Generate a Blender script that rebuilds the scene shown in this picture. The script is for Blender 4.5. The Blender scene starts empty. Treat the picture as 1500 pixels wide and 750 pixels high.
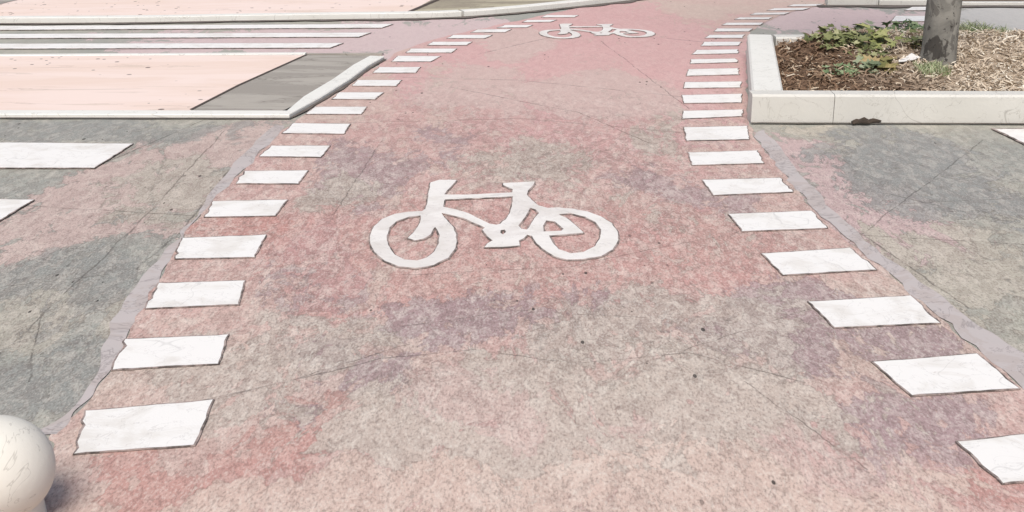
import bpy, bmesh, math, random
from mathutils import Vector, noise
from mathutils.geometry import tessellate_polygon, delaunay_2d_cdt

random.seed(7)
C = bpy.context.scene.collection
R = math.radians

# ------------------------------------------------------------------ camera frame (survey of the photograph)
F = 1900.0; H = 1.8; PITCH = math.atan(630.0 / F)
cp, sp = math.cos(PITCH), math.sin(PITCH)
def at(px, py, z=0.0):
    """point of the horizontal plane z where the photograph shows pixel (px,py) of 1500x750"""
    u = (px - 750.0) / F; v = (py - 375.0) / F
    dz = -(sp + v * cp); dy = cp - v * sp
    t = (z - H) / dz
    return Vector((u * t, dy * t, z))

cam_d = bpy.data.cameras.new('camera'); cam = bpy.data.objects.new('camera', cam_d); C.objects.link(cam)
cam.location = (0, 0, H); cam.rotation_euler = (math.pi / 2 - PITCH, 0, 0)
cam_d.sensor_width = 36; cam_d.lens = 36 * F / 1500; cam_d.clip_end = 1000
bpy.context.scene.camera = cam

# ------------------------------------------------------------------ tags
def tag(o, label, cat, group=None):
    o['label'] = label; o['category'] = cat
    if group: o['group'] = group
    return o
def struct(o): o['kind'] = 'structure'; return o
def empty(name, loc):
    o = bpy.data.objects.new(name, None); o.location = loc; C.objects.link(o); return o
def link(name, me, mats, parent=None, smooth=False):
    o = bpy.data.objects.new(name, me); C.objects.link(o)
    for m in (mats if isinstance(mats, (list, tuple)) else [mats]): me.materials.append(m)
    if smooth:
        for p in me.polygons: p.use_smooth = True
    if parent is not None:
        o.parent = parent
        o.location = -Vector(parent.location) if parent.type == 'EMPTY' else (0, 0, 0)
    return o
def mesh(name, vs, fs, mats, parent=None, smooth=False, mi=None, origin=None):
    if origin is not None: vs = [Vector(v) - origin for v in vs]
    me = bpy.data.meshes.new(name); me.from_pydata([tuple(v) for v in vs], [], fs)
    o = link(name, me, mats, parent, smooth)
    if mi:
        for p, k in zip(me.polygons, mi): p.material_index = k
    if origin is not None and parent is None: o.location = origin
    me.update(); return o

# ------------------------------------------------------------------ shader helpers
def lin(c):
    c /= 255.0
    return c / 12.92 if c <= .04045 else ((c + .055) / 1.055) ** 2.4
K = 0.86
def col(r, g, b): return (lin(r) * K, lin(g) * K, lin(b) * K, 1)

class N:
    def __init__(s, name, rough=.85):
        s.m = bpy.data.materials.new(name); s.m.use_nodes = True
        s.t = s.m.node_tree; s.t.nodes.clear()
        s.out = s.t.nodes.new('ShaderNodeOutputMaterial'); s.b = s.t.nodes.new('ShaderNodeBsdfPrincipled')
        s.b.inputs['Roughness'].default_value = rough
        s.b.inputs['Specular IOR Level'].default_value = .25
        s.t.links.new(s.b.outputs[0], s.out.inputs[0])
        s.pos = s.t.nodes.new('ShaderNodeNewGeometry')
        s.P = s.pos.outputs['Position']
    def put(s, inp, v):
        if hasattr(v, 'is_output'): s.t.links.new(v, inp)
        elif v is not None: inp.default_value = v
    def math(s, op, a, b=None, c=None, clamp=False):
        n = s.t.nodes.new('ShaderNodeMath'); n.operation = op; n.use_clamp = clamp
        s.put(n.inputs[0], a); s.put(n.inputs[1], b)
        if c is not None: s.put(n.inputs[2], c)
        return n.outputs[0]
    def vm(s, op, a, b):
        n = s.t.nodes.new('ShaderNodeVectorMath'); n.operation = op
        s.put(n.inputs[0], a); s.put(n.inputs[1], b)
        return n.outputs['Value'] if op in ('DOT_PRODUCT', 'LENGTH') else n.outputs['Vector']
    def noise(s, scale, detail=4, rough=.55, dist=0, vec=None, off=0, aniso=None):
        n = s.t.nodes.new('ShaderNodeTexNoise')
        v = vec or s.P
        if off: v = s.vm('ADD', v, (off, off * .7, off * .3))
        if aniso: v = s.vm('MULTIPLY', v, aniso)
        s.put(n.inputs['Vector'], v)
        n.inputs['Scale'].default_value = scale; n.inputs['Detail'].default_value = detail
        n.inputs['Roughness'].default_value = rough; n.inputs['Distortion'].default_value = dist
        return n.outputs['Fac']
    def voro(s, scale, feature='F1', vec=None, out='Distance', rnd=1):
        n = s.t.nodes.new('ShaderNodeTexVoronoi'); n.feature = feature
        s.put(n.inputs['Vector'], vec or s.P); n.inputs['Scale'].default_value = scale
        n.inputs['Randomness'].default_value = rnd
        return n.outputs[out]
    def step(s, x, lo, hi, a=0., b=1.):
        n = s.t.nodes.new('ShaderNodeMapRange'); n.interpolation_type = 'SMOOTHSTEP'
        s.put(n.inputs['Value'], x); n.inputs['From Min'].default_value = lo; n.inputs['From Max'].default_value = hi
        n.inputs['To Min'].default_value = a; n.inputs['To Max'].default_value = b
        return n.outputs[0]
    def mix(s, f, a, b, mode='MIX'):
        n = s.t.nodes.new('ShaderNodeMix'); n.data_type = 'RGBA'; n.blend_type = mode
        s.put(n.inputs[0], f); s.put(n.inputs[6], a); s.put(n.inputs[7], b)
        return n.outputs[2]
    def blob(s, cx, cy, rx, ry, ang=0):
        n = s.t.nodes.new('ShaderNodeMapping'); n.vector_type = 'TEXTURE'
        n.inputs['Location'].default_value = (cx, cy, 0); n.inputs['Rotation'].default_value = (0, 0, ang)
        n.inputs['Scale'].default_value = (rx, ry, 50)
        s.put(n.inputs['Vector'], s.P)
        g = s.t.nodes.new('ShaderNodeTexGradient'); g.gradient_type = 'SPHERICAL'
        s.put(g.inputs[0], n.outputs[0]); return g.outputs['Fac']
    def pxblob(s, x0, y0, x1, y1, grow=1.5):
        """stain covering the piece of ground the photograph shows in this box"""
        a, b, c, d = at(x0, (y0 + y1) / 2), at(x1, (y0 + y1) / 2), at((x0 + x1) / 2, y1), at((x0 + x1) / 2, y0)
        return s.blob((a.x + b.x) / 2 , (c.y + d.y) / 2, abs(b.x - a.x) / 2 * grow, abs(d.y - c.y) / 2 * grow)
    def edge(s, v, lo=.5, w=.02):
        return s.math('SUBTRACT', 1, s.step(s.math('ABSOLUTE', s.math('SUBTRACT', v, lo)), 0, w))
    def crack(s, pts, w=.005, wob=None):
        tot = None
        for p, q in zip(pts[:-1], pts[1:]):
            p = at(*p); q = at(*q); d = q - p; L = d.length; d.normalize(); n = Vector((-d.y, d.x, 0))
            rel = s.vm('SUBTRACT', s.P, tuple(p))
            dist = s.math('ABSOLUTE', s.math('ADD', s.vm('DOT_PRODUCT', rel, tuple(n)), wob))
            t = s.vm('DOT_PRODUCT', rel, tuple(d))
            k = s.math('MULTIPLY', s.math('SUBTRACT', 1, s.step(dist, w * .3, w)),
                       s.math('MULTIPLY', s.math('GREATER_THAN', t, 0.), s.math('LESS_THAN', t, L)))
            tot = k if tot is None else s.math('MAXIMUM', tot, k)
        return tot
    def bump(s, h, strength=.3, dist=.004):
        n = s.t.nodes.new('ShaderNodeBump'); n.inputs['Strength'].default_value = strength
        n.inputs['Distance'].default_value = dist; s.put(n.inputs['Height'], h)
        s.t.links.new(n.outputs[0], s.b.inputs['Normal'])
    def done(s, c):
        s.put(s.b.inputs['Base Color'], c); return s.m

def add_all(n, xs):
    r = xs[0]
    for x in xs[1:]: r = n.math('MAXIMUM', r, x)
    return r

# ------------------------------------------------------------------ worn surface washes shared by the road and the cycle path
COVER = {}
def box(x0, y0, x1, y1, grow=1.5):
    """ellipse of ground covered by a stain, from the box it fills in the photograph: (cx, cy, rx, ry)"""
    a, b, c, d = at(x0, (y0 + y1) / 2), at(x1, (y0 + y1) / 2), at((x0 + x1) / 2, y1), at((x0 + x1) / 2, y0)
    return ((a.x + b.x) / 2, (c.y + d.y) / 2, abs(b.x - a.x) / 2 * grow, abs(d.y - c.y) / 2 * grow)
def coverage(o, key):
    """stain coverage of every vertex, four stains to an attribute (a map of where the surface is stained, no colours)"""
    L = COVER[key]; me = o.data
    for q in range((len(L) + 3) // 4):
        at_ = me.attributes.new(f'stain_{q}', 'FLOAT_COLOR', 'POINT'); buf = []
        for v in me.vertices:
            x = v.co.x; y = v.co.y
            q1 = Vector((x * 1.1, y * .6, 2.5)); q2 = Vector((x * 4, y * 2, 7.5))
            x += .26 * noise.noise(q1) + .18 * noise.noise(q2); y += .32 * noise.noise(q1 + Vector((9, 4, 0))) + .34 * noise.noise(q2 + Vector((3, 8, 0)))
            for k in range(4):
                m = 0.
                if q * 4 + k < len(L):
                    for (cx, cy, rx, ry) in L[q * 4 + k]:
                        d = 1 - math.sqrt(((x - cx) / rx) ** 2 + ((y - cy) / ry) ** 2)
                        if d > m: m = d
                buf.append(m)
        at_.data.foreach_set('color', buf)
def washes(n, key, base, layers, fine=1.0, smooth_beyond=None, cracks=(), dark=(96, 86, 82), gain=(1.04, 1.105, 1.085)):
    """base colour + jagged-edged stains; every layer: (colour, list of ellipses, strength, jaggedness)"""
    COVER[key] = [l[1] for l in layers]
    PS = n.vm('MULTIPLY', n.P, (1, .42, 1))          # wear is drawn out along the direction of travel
    c = base; lines = None
    def n3(scale, detail, rough, dist, off):
        t = n.t.nodes.new('ShaderNodeTexNoise'); n.put(t.inputs['Vector'], n.vm('ADD', PS, (off, off * .7, off * .3)))
        t.inputs['Scale'].default_value = scale; t.inputs['Detail'].default_value = detail
        t.inputs['Roughness'].default_value = rough; t.inputs['Distortion'].default_value = dist
        sp_ = n.t.nodes.new('ShaderNodeSeparateColor'); n.put(sp_.inputs[0], t.outputs['Color'])
        return [n.math('SUBTRACT', o_, .5) for o_ in sp_.outputs[:3]]
    NA = n3(1.5, 5, .7, .8, 1.3); NB = n3(4.5, 4, .66, 1.8, 7.7)
    # angular flakes of binder: warped cells, each with a tone of its own, hairline seams between
    wn = n.t.nodes.new('ShaderNodeTexNoise'); n.put(wn.inputs['Vector'], PS); wn.inputs['Scale'].default_value = 22; wn.inputs['Detail'].default_value = 3
    wv_ = n.vm('MULTIPLY', n.vm('SUBTRACT', wn.outputs['Color'], (.5, .5, .5)), (.085, .085, 0))
    PW = n.vm('ADD', PS, wv_)
    vc = n.t.nodes.new('ShaderNodeTexVoronoi'); n.put(vc.inputs['Vector'], PW); vc.inputs['Scale'].default_value = 33
    cs_ = n.t.nodes.new('ShaderNodeSeparateColor'); n.put(cs_.inputs[0], vc.outputs['Color'])
    cell, cell2 = cs_.outputs[0], cs_.outputs[1]
    seam_ = n.step(n.voro(33, 'DISTANCE_TO_EDGE', PW), .03, .12, 1, 0)
    jit = n.math('SUBTRACT', cell, .5)
    chans = []
    for q in range((len(layers) + 3) // 4):
        an = n.t.nodes.new('ShaderNodeAttribute'); an.attribute_name = f'stain_{q}'
        sp_ = n.t.nodes.new('ShaderNodeSeparateColor'); n.put(sp_.inputs[0], an.outputs['Color'])
        chans += list(sp_.outputs[:3]) + [an.outputs['Alpha']]
    for i, (cc, _, st, jag) in enumerate(layers):
        mask = chans[i]; nz = NA[i % 3]; nz2 = NB[(i + i // 3) % 3]
        soft = n.step(n.math('MULTIPLY_ADD', nz, 1.0, mask), .0, .5)
        v = n.math('MULTIPLY_ADD', nz, jag * .5, n.math('MULTIPLY_ADD', soft, .56, .20))
        v = n.math('MULTIPLY_ADD', nz2, .5 + jag * 1.9, v)
        v = n.math('MULTIPLY_ADD', jit, jag * .30, v)
        m = n.math('MULTIPLY_ADD', n.step(v, .47, .53), .82, n.math('MULTIPLY', soft, .18))
        ok = n.math('MULTIPLY', n.step(mask, 0, .12), st)
        c = n.mix(n.math('MULTIPLY', m, ok), c, cc)
        e = n.math('MULTIPLY', n.math('MULTIPLY', n.edge(v, .5, .075), .8), ok)
        lines = e if lines is None else n.math('MAXIMUM', lines, e)
    pos = n.t.nodes.new('ShaderNodeSeparateXYZ'); n.put(pos.inputs[0], n.P)
    y = pos.outputs['Y']
    rough = n.math('MULTIPLY', n.step(y, 6.6, 10.4, 1, .26), n.step(y, 3.2, 4.6, .6, 1)) if smooth_beyond is None else n.step(y, *smooth_beyond)
    # crinkled, flaked binder: two sizes of contour
    f1 = n.noise(10, 4, .6, 1.5, vec=PS); f2 = n.noise(26, 4, .62, 1.2, vec=PS, off=9)
    big = n.noise(1.3, 3, .6, .4, off=21)
    area = n.step(big, .38, .62, .25, 1)
    k1 = n.math('MAXIMUM', n.edge(f1, .46, .02), n.edge(f1, .57, .016))
    k2 = n.math('MAXIMUM', n.edge(f2, .48, .04), n.edge(f2, .6, .03))
    fl = n.math('MULTIPLY', n.math('MAXIMUM', n.math('MULTIPLY', k1, .6), n.math('MULTIPLY', k2, .42)), rough)
    fl = n.math('MULTIPLY', n.math('MULTIPLY', fl, area), fine)
    fl = n.math('MAXIMUM', fl, n.math('MULTIPLY', n.math('MULTIPLY', seam_, n.math('MULTIPLY_ADD', cell2, .34, .02)), n.math('MULTIPLY', rough, fine)))
    c = n.mix(n.math('MULTIPLY', n.math('MULTIPLY', n.step(cell2, .66, .70), rough), .17 * fine), c, col(240, 226, 216))
    c = n.mix(n.math('MULTIPLY', n.math('MULTIPLY', n.step(cell2, .30, .26), rough), .20 * fine), c, col(122, 100, 96))
    # flakes slightly lighter / darker
    t1 = n.math('MULTIPLY', n.step(f1, .55, .57), rough); t2 = n.math('MULTIPLY', n.step(f2, .40, .43, 1, 0), rough)
    c = n.mix(n.math('MULTIPLY', t1, .16 * fine), c, (1, .97, .94, 1), 'SOFT_LIGHT')
    c = n.mix(n.math('MULTIPLY', t1, .14 * fine), c, col(238, 226, 216))
    c = n.mix(n.math('MULTIPLY', t2, .18 * fine), c, col(120, 104, 98))
    D = col(*dark)
    c = n.mix(n.math('MULTIPLY', fl, .55), c, D)
    c = n.mix(n.math('MULTIPLY', n.math('MULTIPLY', lines, rough), .5), c, D)
    # grain
    g = n.noise(125, 2, .55, 0, vec=PS, off=4)
    far_ = n.step(y, 5.5, 9.5, 1, .35)
    c = n.mix(n.math('MULTIPLY', n.step(g, .47, .36), n.math('MULTIPLY', far_, .34)), c, col(104, 88, 82))
    c = n.mix(n.math('MULTIPLY', n.step(g, .56, .66), n.math('MULTIPLY', far_, .24)), c, col(246, 236, 226))
    # hairline cracks
    wobv = n.noise(5, 4, .6, 0, off=31)
    wob = n.math('MULTIPLY', n.math('SUBTRACT', wobv, .5), .05)
    brk = n.step(n.noise(7, 3, .6, 0, off=13), .40, .52)
    if cracks:
        k = n.math('MULTIPLY', add_all(n, [n.crack(p, w, wob) for p, w in cracks]), n.math('MULTIPLY_ADD', brk, .65, .3))
        c = n.mix(n.math('MULTIPLY', k, .55), c, col(74, 67, 64))
    # tar specks in clusters
    cl = n.step(n.noise(.9, 2, .5, 0, off=51), .50, .58)
    sd = n.voro(22, 'F1', PS); sr = n.voro(22, 'F1', PS, 'Color')
    sepc = n.t.nodes.new('ShaderNodeSeparateColor'); n.put(sepc.inputs[0], sr)
    rad = n.math('MULTIPLY', sepc.outputs[0], .22)
    spk = n.math('MULTIPLY', n.math('LESS_THAN', sd, rad), n.math('GREATER_THAN', sepc.outputs[1], .72))
    c = n.mix(n.math('MULTIPLY', n.math('MULTIPLY', spk, cl), .85), c, col(58, 52, 50))
    hgt = n.math('ADD', n.math('MULTIPLY_ADD', cell2, .25, n.math('MULTIPLY', f1, .45)), n.math('ADD', n.math('MULTIPLY', f2, .4), n.math('MULTIPLY', g, .45)))
    n.bump(n.math('MULTIPLY', hgt, rough), .5, .014)
    return n.vm('MULTIPLY', c, gain)

# ---- cycle path
n = N('worn_red_surfacing', .9)
big = n.noise(.7, 5, .65, .8, off=2)
base = n.mix(n.step(big, .36, .64), col(209, 182, 171), col(212, 172, 165))
c = washes(n, 'path', base, [
    (col(215, 169, 167), [box(560, -10, 1130, 215, 1.35)], .9, .55),
    (col(208, 186, 177), ([box(610, 90, 800, 165), box(800, 95, 960, 175), box(700, 45, 830, 80)]), .55, .5),
    (col(208, 164, 159), [box(430, 160, 1060, 300, 1.25)], .75, 1.3),
    (col(178, 151, 152), ([box(460, 215, 620, 290), box(620, 180, 700, 230), box(900, 250, 1080, 320), box(390, 330, 520, 440)]), .8, 1.35),
    (col(198, 180, 169), ([box(690, 200, 850, 260), box(430, 250, 540, 310), box(880, 290, 1060, 350), box(960, 170, 1010, 230)]), .85, 1.3),
    (col(209, 157, 151), ([box(370, 300, 560, 400), box(520, 370, 1130, 440), box(900, 300, 1120, 420), box(560, 290, 900, 400)]), .68, 1.2),
    (col(200, 146, 138), ([box(270, 312, 400, 350), box(60, 640, 360, 740), box(330, 560, 470, 660), box(1420, 690, 1560, 760)]), .7, 1.1),
    (col(174, 148, 151), ([box(360, 470, 620, 560), box(560, 400, 860, 480), box(980, 430, 1260, 540), box(1230, 560, 1440, 680), box(1290, 480, 1420, 530)]), .8, 1.3),
    (col(198, 180, 170), ([box(360, 420, 560, 520), box(860, 420, 1180, 540), box(230, 480, 420, 580)]), .78, 1.3),
    (col(207, 188, 177), [box(480, 520, 1250, 690, 1.5)], .88, .8),
    (col(220, 191, 179), [box(330, 660, 1330, 800, 1.5)], .9, .8),
    (col(217, 180, 174), ([box(560, 520, 760, 600), box(880, 590, 990, 640), box(1190, 640, 1290, 720)]), .5, 1.2),
], cracks=[([(310, 586), (560, 527), (690, 513), (850, 534), (1010, 517), (1180, 562)], .006),
           ([(430, 183), (760, 174), (1095, 203)], .008), ([(590, 114), (760, 118), (1000, 142)], .009),
           ([(560, 405), (830, 392), (1060, 345)], .005), ([(660, 128), (850, 166), (960, 215)], .008), ([(300, 586), (420, 560), (600, 505)], .004), ([(1000, 515), (1180, 455)], .004), ([(700, 80), (850, 45), (1030, 62)], .012), ([(880, 60), (1010, 160)], .006), ([(560, 205), (480, 330)], .005), ([(1090, 560), (1270, 690)], .004), ([(590, 480), (760, 455), (1000, 470)], .004)])
M_path = n.done(c)

# ---- road asphalt
n = N('weathered_asphalt', .9)
big = n.noise(.6, 5, .65, .6, off=12)
base = n.mix(n.step(big, .40, .62), col(172, 172, 166), col(188, 184, 173))
c = washes(n, 'road', base, [
    (col(226, 201, 202), ([box(430, 25, 800, 90, 1.3), box(1090, 12, 1380, 50, 1.4), box(150, 40, 700, 82, 1.3)]), .9, .5),
    (col(210, 206, 204), [box(1400, 0, 1700, 48, 1.5)], .9, .3),
    (col(218, 191, 185), ([box(60, 225, 330, 330), box(-60, 300, 230, 380), box(230, 190, 420, 260)]), .85, .8),
    (col(195, 187, 175), ([box(190, 240, 340, 320), box(110, 440, 190, 520), box(-20, 420, 60, 500)]), .75, 1.),
    (col(161, 161, 158), ([box(-80, 380, 230, 470, 1.4), box(-60, 480, 110, 610, 1.4), box(-40, 178, 330, 205, 1.6)]), .75, .8),
    (col(224, 193, 193), ([box(1110, 205, 1240, 300, 1.6), box(1180, 270, 1420, 400, 1.5)]), .85, .8),
    (col(204, 195, 182), ([box(1290, 350, 1560, 480, 1.5), box(1120, 178, 1230, 200, 1.4)]), .9, .8),
    (col(164, 164, 162), ([box(1210, 200, 1500, 320, 1.45), box(1250, 180, 1400, 235, 1.5)]), .9, .8),
], cracks=[([(0, 299), (300, 317), (420, 318)], .008), ([(450, 170), (330, 255), (270, 335), (200, 395)], .008),
           ([(1160, 268), (1300, 284), (1500, 330)], .008), ([(1200, 300), (1420, 452)], .007), ([(0, 420), (160, 402)], .005), ([(1180, 340), (1500, 358)], .007), ([(1240, 360), (1440, 205)], .006), ([(1290, 300), (1480, 290)], .006), ([(0, 520), (200, 330), (330, 190)], .006), ([(40, 560), (60, 460), (110, 440)], .005), ([(380, 110), (300, 175), (150, 240)], .008)],
    fine=.85, gain=(.945, .96, .93))
M_road = n.done(c)

# ---- smooth lavender edging strip
n = N('smooth_edging', .8)
a = n.noise(4, 4, .6, .5)
c = n.mix(a, col(206, 195, 192), col(194, 189, 186))
c = n.mix(n.math('MULTIPLY', n.step(n.noise(3.5, 5, .7, 1.2, off=15), .50, .56), .55), c, col(190, 178, 172))
c = n.mix(n.math('MULTIPLY', n.edge(n.noise(3, 5, .7, 1, off=5), .5, .02), .4), c, col(120, 110, 110))
n.bump(n.noise(90, 3), .15, .004)
M_strip = n.done(c)

# ---- white road paint, worn
def paint(name, white, seed, wear=.35):
    n = N(name, .6)
    a = n.noise(5, 5, .65, .6, off=seed)
    c = n.mix(n.math('MULTIPLY', n.step(a, .46, .68), .55), white, col(226, 220, 210))
    w = n.step(n.noise(28, 5, .7, .8, off=seed + 3), .66, .72)
    c = n.mix(n.math('MULTIPLY', w, wear), c, col(190, 172, 165))
    if wear > .5: c = n.mix(n.math('MULTIPLY', n.step(n.noise(2.6, 4, .6, .8, off=seed + 1), .48, .56), .28), c, col(214, 205, 198))
    k = n.edge(n.noise(7, 5, .6, .8, off=seed + 9), .5, .010)
    c = n.mix(n.math('MULTIPLY', k, .22), c, col(140, 132, 128))
    k = n.math('MULTIPLY', n.edge(n.noise(2.2, 2, .5, .3, off=seed + 5), .52, .005), n.step(n.noise(4, 2, off=seed), .45, .55))
    c = n.mix(n.math('MULTIPLY', k, .18), c, col(110, 104, 100))
    n.bump(n.noise(120, 3), .25, .003)
    return n.done(c)
M_white = paint('worn_white_paint', col(252, 250, 245), 1)
M_bike = paint('scuffed_white_paint', col(248, 244, 238), 6, .6)
n = N('grimy_paint_edge', .9)
a = n.noise(14, 4, .7, .5)
M_rim = n.done(n.mix(n.step(a, .38, .6), col(104, 95, 90), col(180, 164, 157)))

# ---- kerb stone
def stone(name, lo, hi, seed):
    n = N(name, .8)
    a = n.noise(3, 5, .65, .5, off=seed)
    c = n.mix(a, col(*lo), col(*hi))
    k = n.edge(n.noise(4, 5, .6, 1, off=seed + 4), .5, .008)
    c = n.mix(n.math('MULTIPLY', k, .35), c, col(150, 143, 132))
    sp_ = n.step(n.noise(45, 4, .7, 0, off=seed + 8), .67, .72)
    c = n.mix(n.math('MULTIPLY', sp_, .35), c, col(130, 122, 110))
    k = n.math('MULTIPLY', n.edge(n.noise(1.6, 2, .5, .3, off=seed + 5), .52, .004), n.step(n.noise(3, 2, off=seed), .45, .55))
    c = n.mix(n.math('MULTIPLY', k, .35), c, col(110, 104, 96))
    n.bump(n.noise(60, 4), .25, .005)
    return n.done(c)
M_kerb = stone('pale_kerb_stone', (232, 231, 222), (250, 249, 243), 2)
M_bedkerb = stone('cream_kerb_stone', (214, 212, 203), (232, 230, 223), 14)
M_ball = stone('cream_concrete', (232, 228, 216), (243, 240, 230), 27)
n = N('kerb_foot_dirt_shade', .95)
M_dirt_shade = n.done(n.mix(n.noise(9, 5, .7, .6), col(58, 52, 48), col(150, 140, 132)))  # dirt tones that also carry the painted shade at kerb feet

# ---- pavements
n = N('pale_pink_paving', .8)
a = n.noise(1.2, 5, .65, .6, aniso=(.5, 2.2, 1))
c = n.mix(n.step(a, .4, .66), col(251, 231, 220), col(244, 221, 206))
s2 = n.noise(2.2, 5, .7, .8, off=8, aniso=(.35, 2.4, 1))
c = n.mix(n.math('MULTIPLY', n.step(s2, .60, .64), .6), c, col(225, 205, 188))
c = n.mix(n.math('MULTIPLY', n.edge(s2, .61, .012), .35), c, col(170, 145, 132))
sd = n.voro(16); sr = n.voro(16, out='Color'); sc_ = n.t.nodes.new('ShaderNodeSeparateColor'); n.put(sc_.inputs[0], sr)
spk = n.math('MULTIPLY', n.math('LESS_THAN', sd, n.math('MULTIPLY', sc_.outputs[0], .34)), n.math('GREATER_THAN', sc_.outputs[1], .74))
spk = n.math('MULTIPLY', spk, n.step(n.noise(.8, 2, off=3), .48, .56))
c = n.mix(n.math('MULTIPLY', spk, .85), c, col(80, 62, 58))
n.bump(n.noise(70, 3), .15, .004)
M_pink = n.done(c)
def greypave(name, lo, hi, seed):
    n = N(name, .9)
    a = n.noise(1.6, 5, .65, .8, off=seed, aniso=(.5, 2., 1))
    c = n.mix(n.step(a, .40, .62), col(*lo), col(*hi))
    c = n.mix(n.math('MULTIPLY', n.edge(a, .5, .012), .5), c, col(100, 94, 88))
    c = n.mix(.3, c, n.mix(n.noise(80, 3), (.3, .3, .3, 1), (.7, .7, .7, 1)), 'SOFT_LIGHT')
    n.bump(n.noise(60, 4), .35, .006)
    return n.done(c)
M_grey = greypave('grey_paving', (164, 158, 149), (184, 178, 168), 4)
M_olive = greypave('dusty_verge', (160, 150, 133), (200, 192, 166), 9)
M_seam = N('paving_seam', .9); M_seam = M_seam.done(col(92, 82, 76))

# ------------------------------------------------------------------ setting: sheets and kerbs
def sheet(name, pts, z, mat):
    """flat polygon (world xy points)"""
    me_v = [Vector((p[0], p[1], z)) for p in pts]
    tris = tessellate_polygon([me_v])
    o = mesh(name, me_v, [tuple(t) for t in tris], mat)
    for p in o.data.polygons:
        if p.normal.z < 0: p.flip()
    return struct(o)
def g(px, py, z=0): v = at(px, py, z); return (v.x, v.y)
def smooth_line(pts, n_sub=6):
    """Catmull-Rom through world points"""
    out = []
    for i in range(len(pts) - 1):
        p0 = Vector(pts[max(i - 1, 0)]); p1 = Vector(pts[i]); p2 = Vector(pts[i + 1]); p3 = Vector(pts[min(i + 2, len(pts) - 1)])
        for k in range(n_sub):
            t = k / n_sub
            out.append(.5 * ((2 * p1) + (p2 - p0) * t + (2 * p0 - 5 * p1 + 4 * p2 - p3) * t * t + (3 * p1 - p0 - 3 * p2 + p3) * t ** 3))
    out.append(Vector(pts[-1])); return out
def rag(pts, amp, sc=6):
    return [(p[0] + amp * noise.noise((p[0] * sc, p[1] * sc, 3.3)), p[1] + amp * noise.noise((p[0] * sc, p[1] * sc, 9.1))) for p in pts]

def axis(lo, hi, a, b, st):
    v = [a + st * i for i in range(int((b - a) / st) + 1)]
    return [lo, (lo + a) / 2] + v + [(hi + v[-1]) / 2, hi]
gx, gy = axis(-250, 250, -7, 9, .09), axis(-120, 400, 2, 18, .09)
vs = [(x, y, 0) for y in gy for x in gx]; w_ = len(gx)
fs = [(j * w_ + i, j * w_ + i + 1, (j + 1) * w_ + i + 1, (j + 1) * w_ + i) for j in range(len(gy) - 1) for i in range(w_ - 1)]
road = struct(mesh('road', vs, fs, M_road)); coverage(road, 'road')

left_edge = [(-1.9, -3), (-1.75, 2.2), g(40, 690), g(75, 642), g(110, 607), g(140, 572), g(165, 532), g(190, 488), g(207, 450), g(236, 400), g(270, 343), g(312, 294), g(366, 240), g(418, 187),
             g(445, 168), g(480, 146), g(512, 124), g(540, 104), g(568, 87), g(592, 73), g(652, 54), g(725, 38), g(790, 24), g(860, 9), g(960, -12), g(1100, -40), g(1300, -70)]
right_edge = [(2.6, -3), (2.5, 2.2), g(1650, 690), g(1500, 572), g(1386, 474), g(1295, 398), g(1218, 334), g(1166, 278), g(1128, 232), g(1106, 204), g(1096, 175),
              g(1094, 120), g(1092, 85), g(1097, 52), g(1106, 42), g(1122, 33), g(1137, 25.5), g(1162, 17.5), g(1195, 10), g(1245, 2), g(1340, -10), g(1500, -24)]
le = rag(smooth_line(left_edge, 8), .035); re = rag(smooth_line(right_edge, 8), .03)
ring_ = [Vector((p[0], p[1])) for p in le + re[::-1]]
def inside(x, y):
    c_ = False; m_ = len(ring_)
    for i in range(m_):
        a_, b_ = ring_[i], ring_[i - 1]
        if (a_.y > y) != (b_.y > y) and x < (b_.x - a_.x) * (y - a_.y) / (b_.y - a_.y) + a_.x: c_ = not c_
    return c_
inner_pts = [Vector((-3 + .09 * i, 2.5 + .09 * j)) for j in range(160) for i in range(70) if inside(-3 + .09 * i, 2.5 + .09 * j)]
res = delaunay_2d_cdt(ring_ + inner_pts, [(i, (i + 1) % len(ring_)) for i in range(len(ring_))], [], 1, 1e-5)
path = struct(mesh('cycle_path', [(p.x, p.y, .003) for p in res[0]], [tuple(f) for f in res[2]], M_path))
for p in path.data.polygons:
    if p.normal.z < 0: p.flip()
coverage(path, 'path')

def strip(name, outer, inner, z, mat, amp=.03):
    o = rag(smooth_line(outer, 8), amp); i = rag(smooth_line(inner, 8), amp, 8)
    sheet(name, o + i[::-1], z, mat)
strip('edging_strip', [g(52, 640), g(95, 606), g(130, 566), g(150, 518), g(172, 460), g(205, 410), g(243, 368), g(285, 318), g(345, 240), g(402, 184)],
      [g(78, 640), g(112, 605), g(142, 570), g(167, 530), g(192, 486), g(209, 448), g(238, 398), g(272, 341), g(367, 239), g(420, 185)], .0036, M_strip, .03)
strip('edging_strip', [g(1620, 610), g(1500, 522), g(1425, 470), g(1370, 428), g(1300, 378), g(1240, 328), g(1190, 275), g(1150, 228), g(1118, 190)],
      [g(1640, 680), g(1502, 572), g(1388, 474), g(1297, 398), g(1220, 334), g(1168, 278), g(1130, 232), g(1104, 195)], .0036, M_strip, .03)

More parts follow.
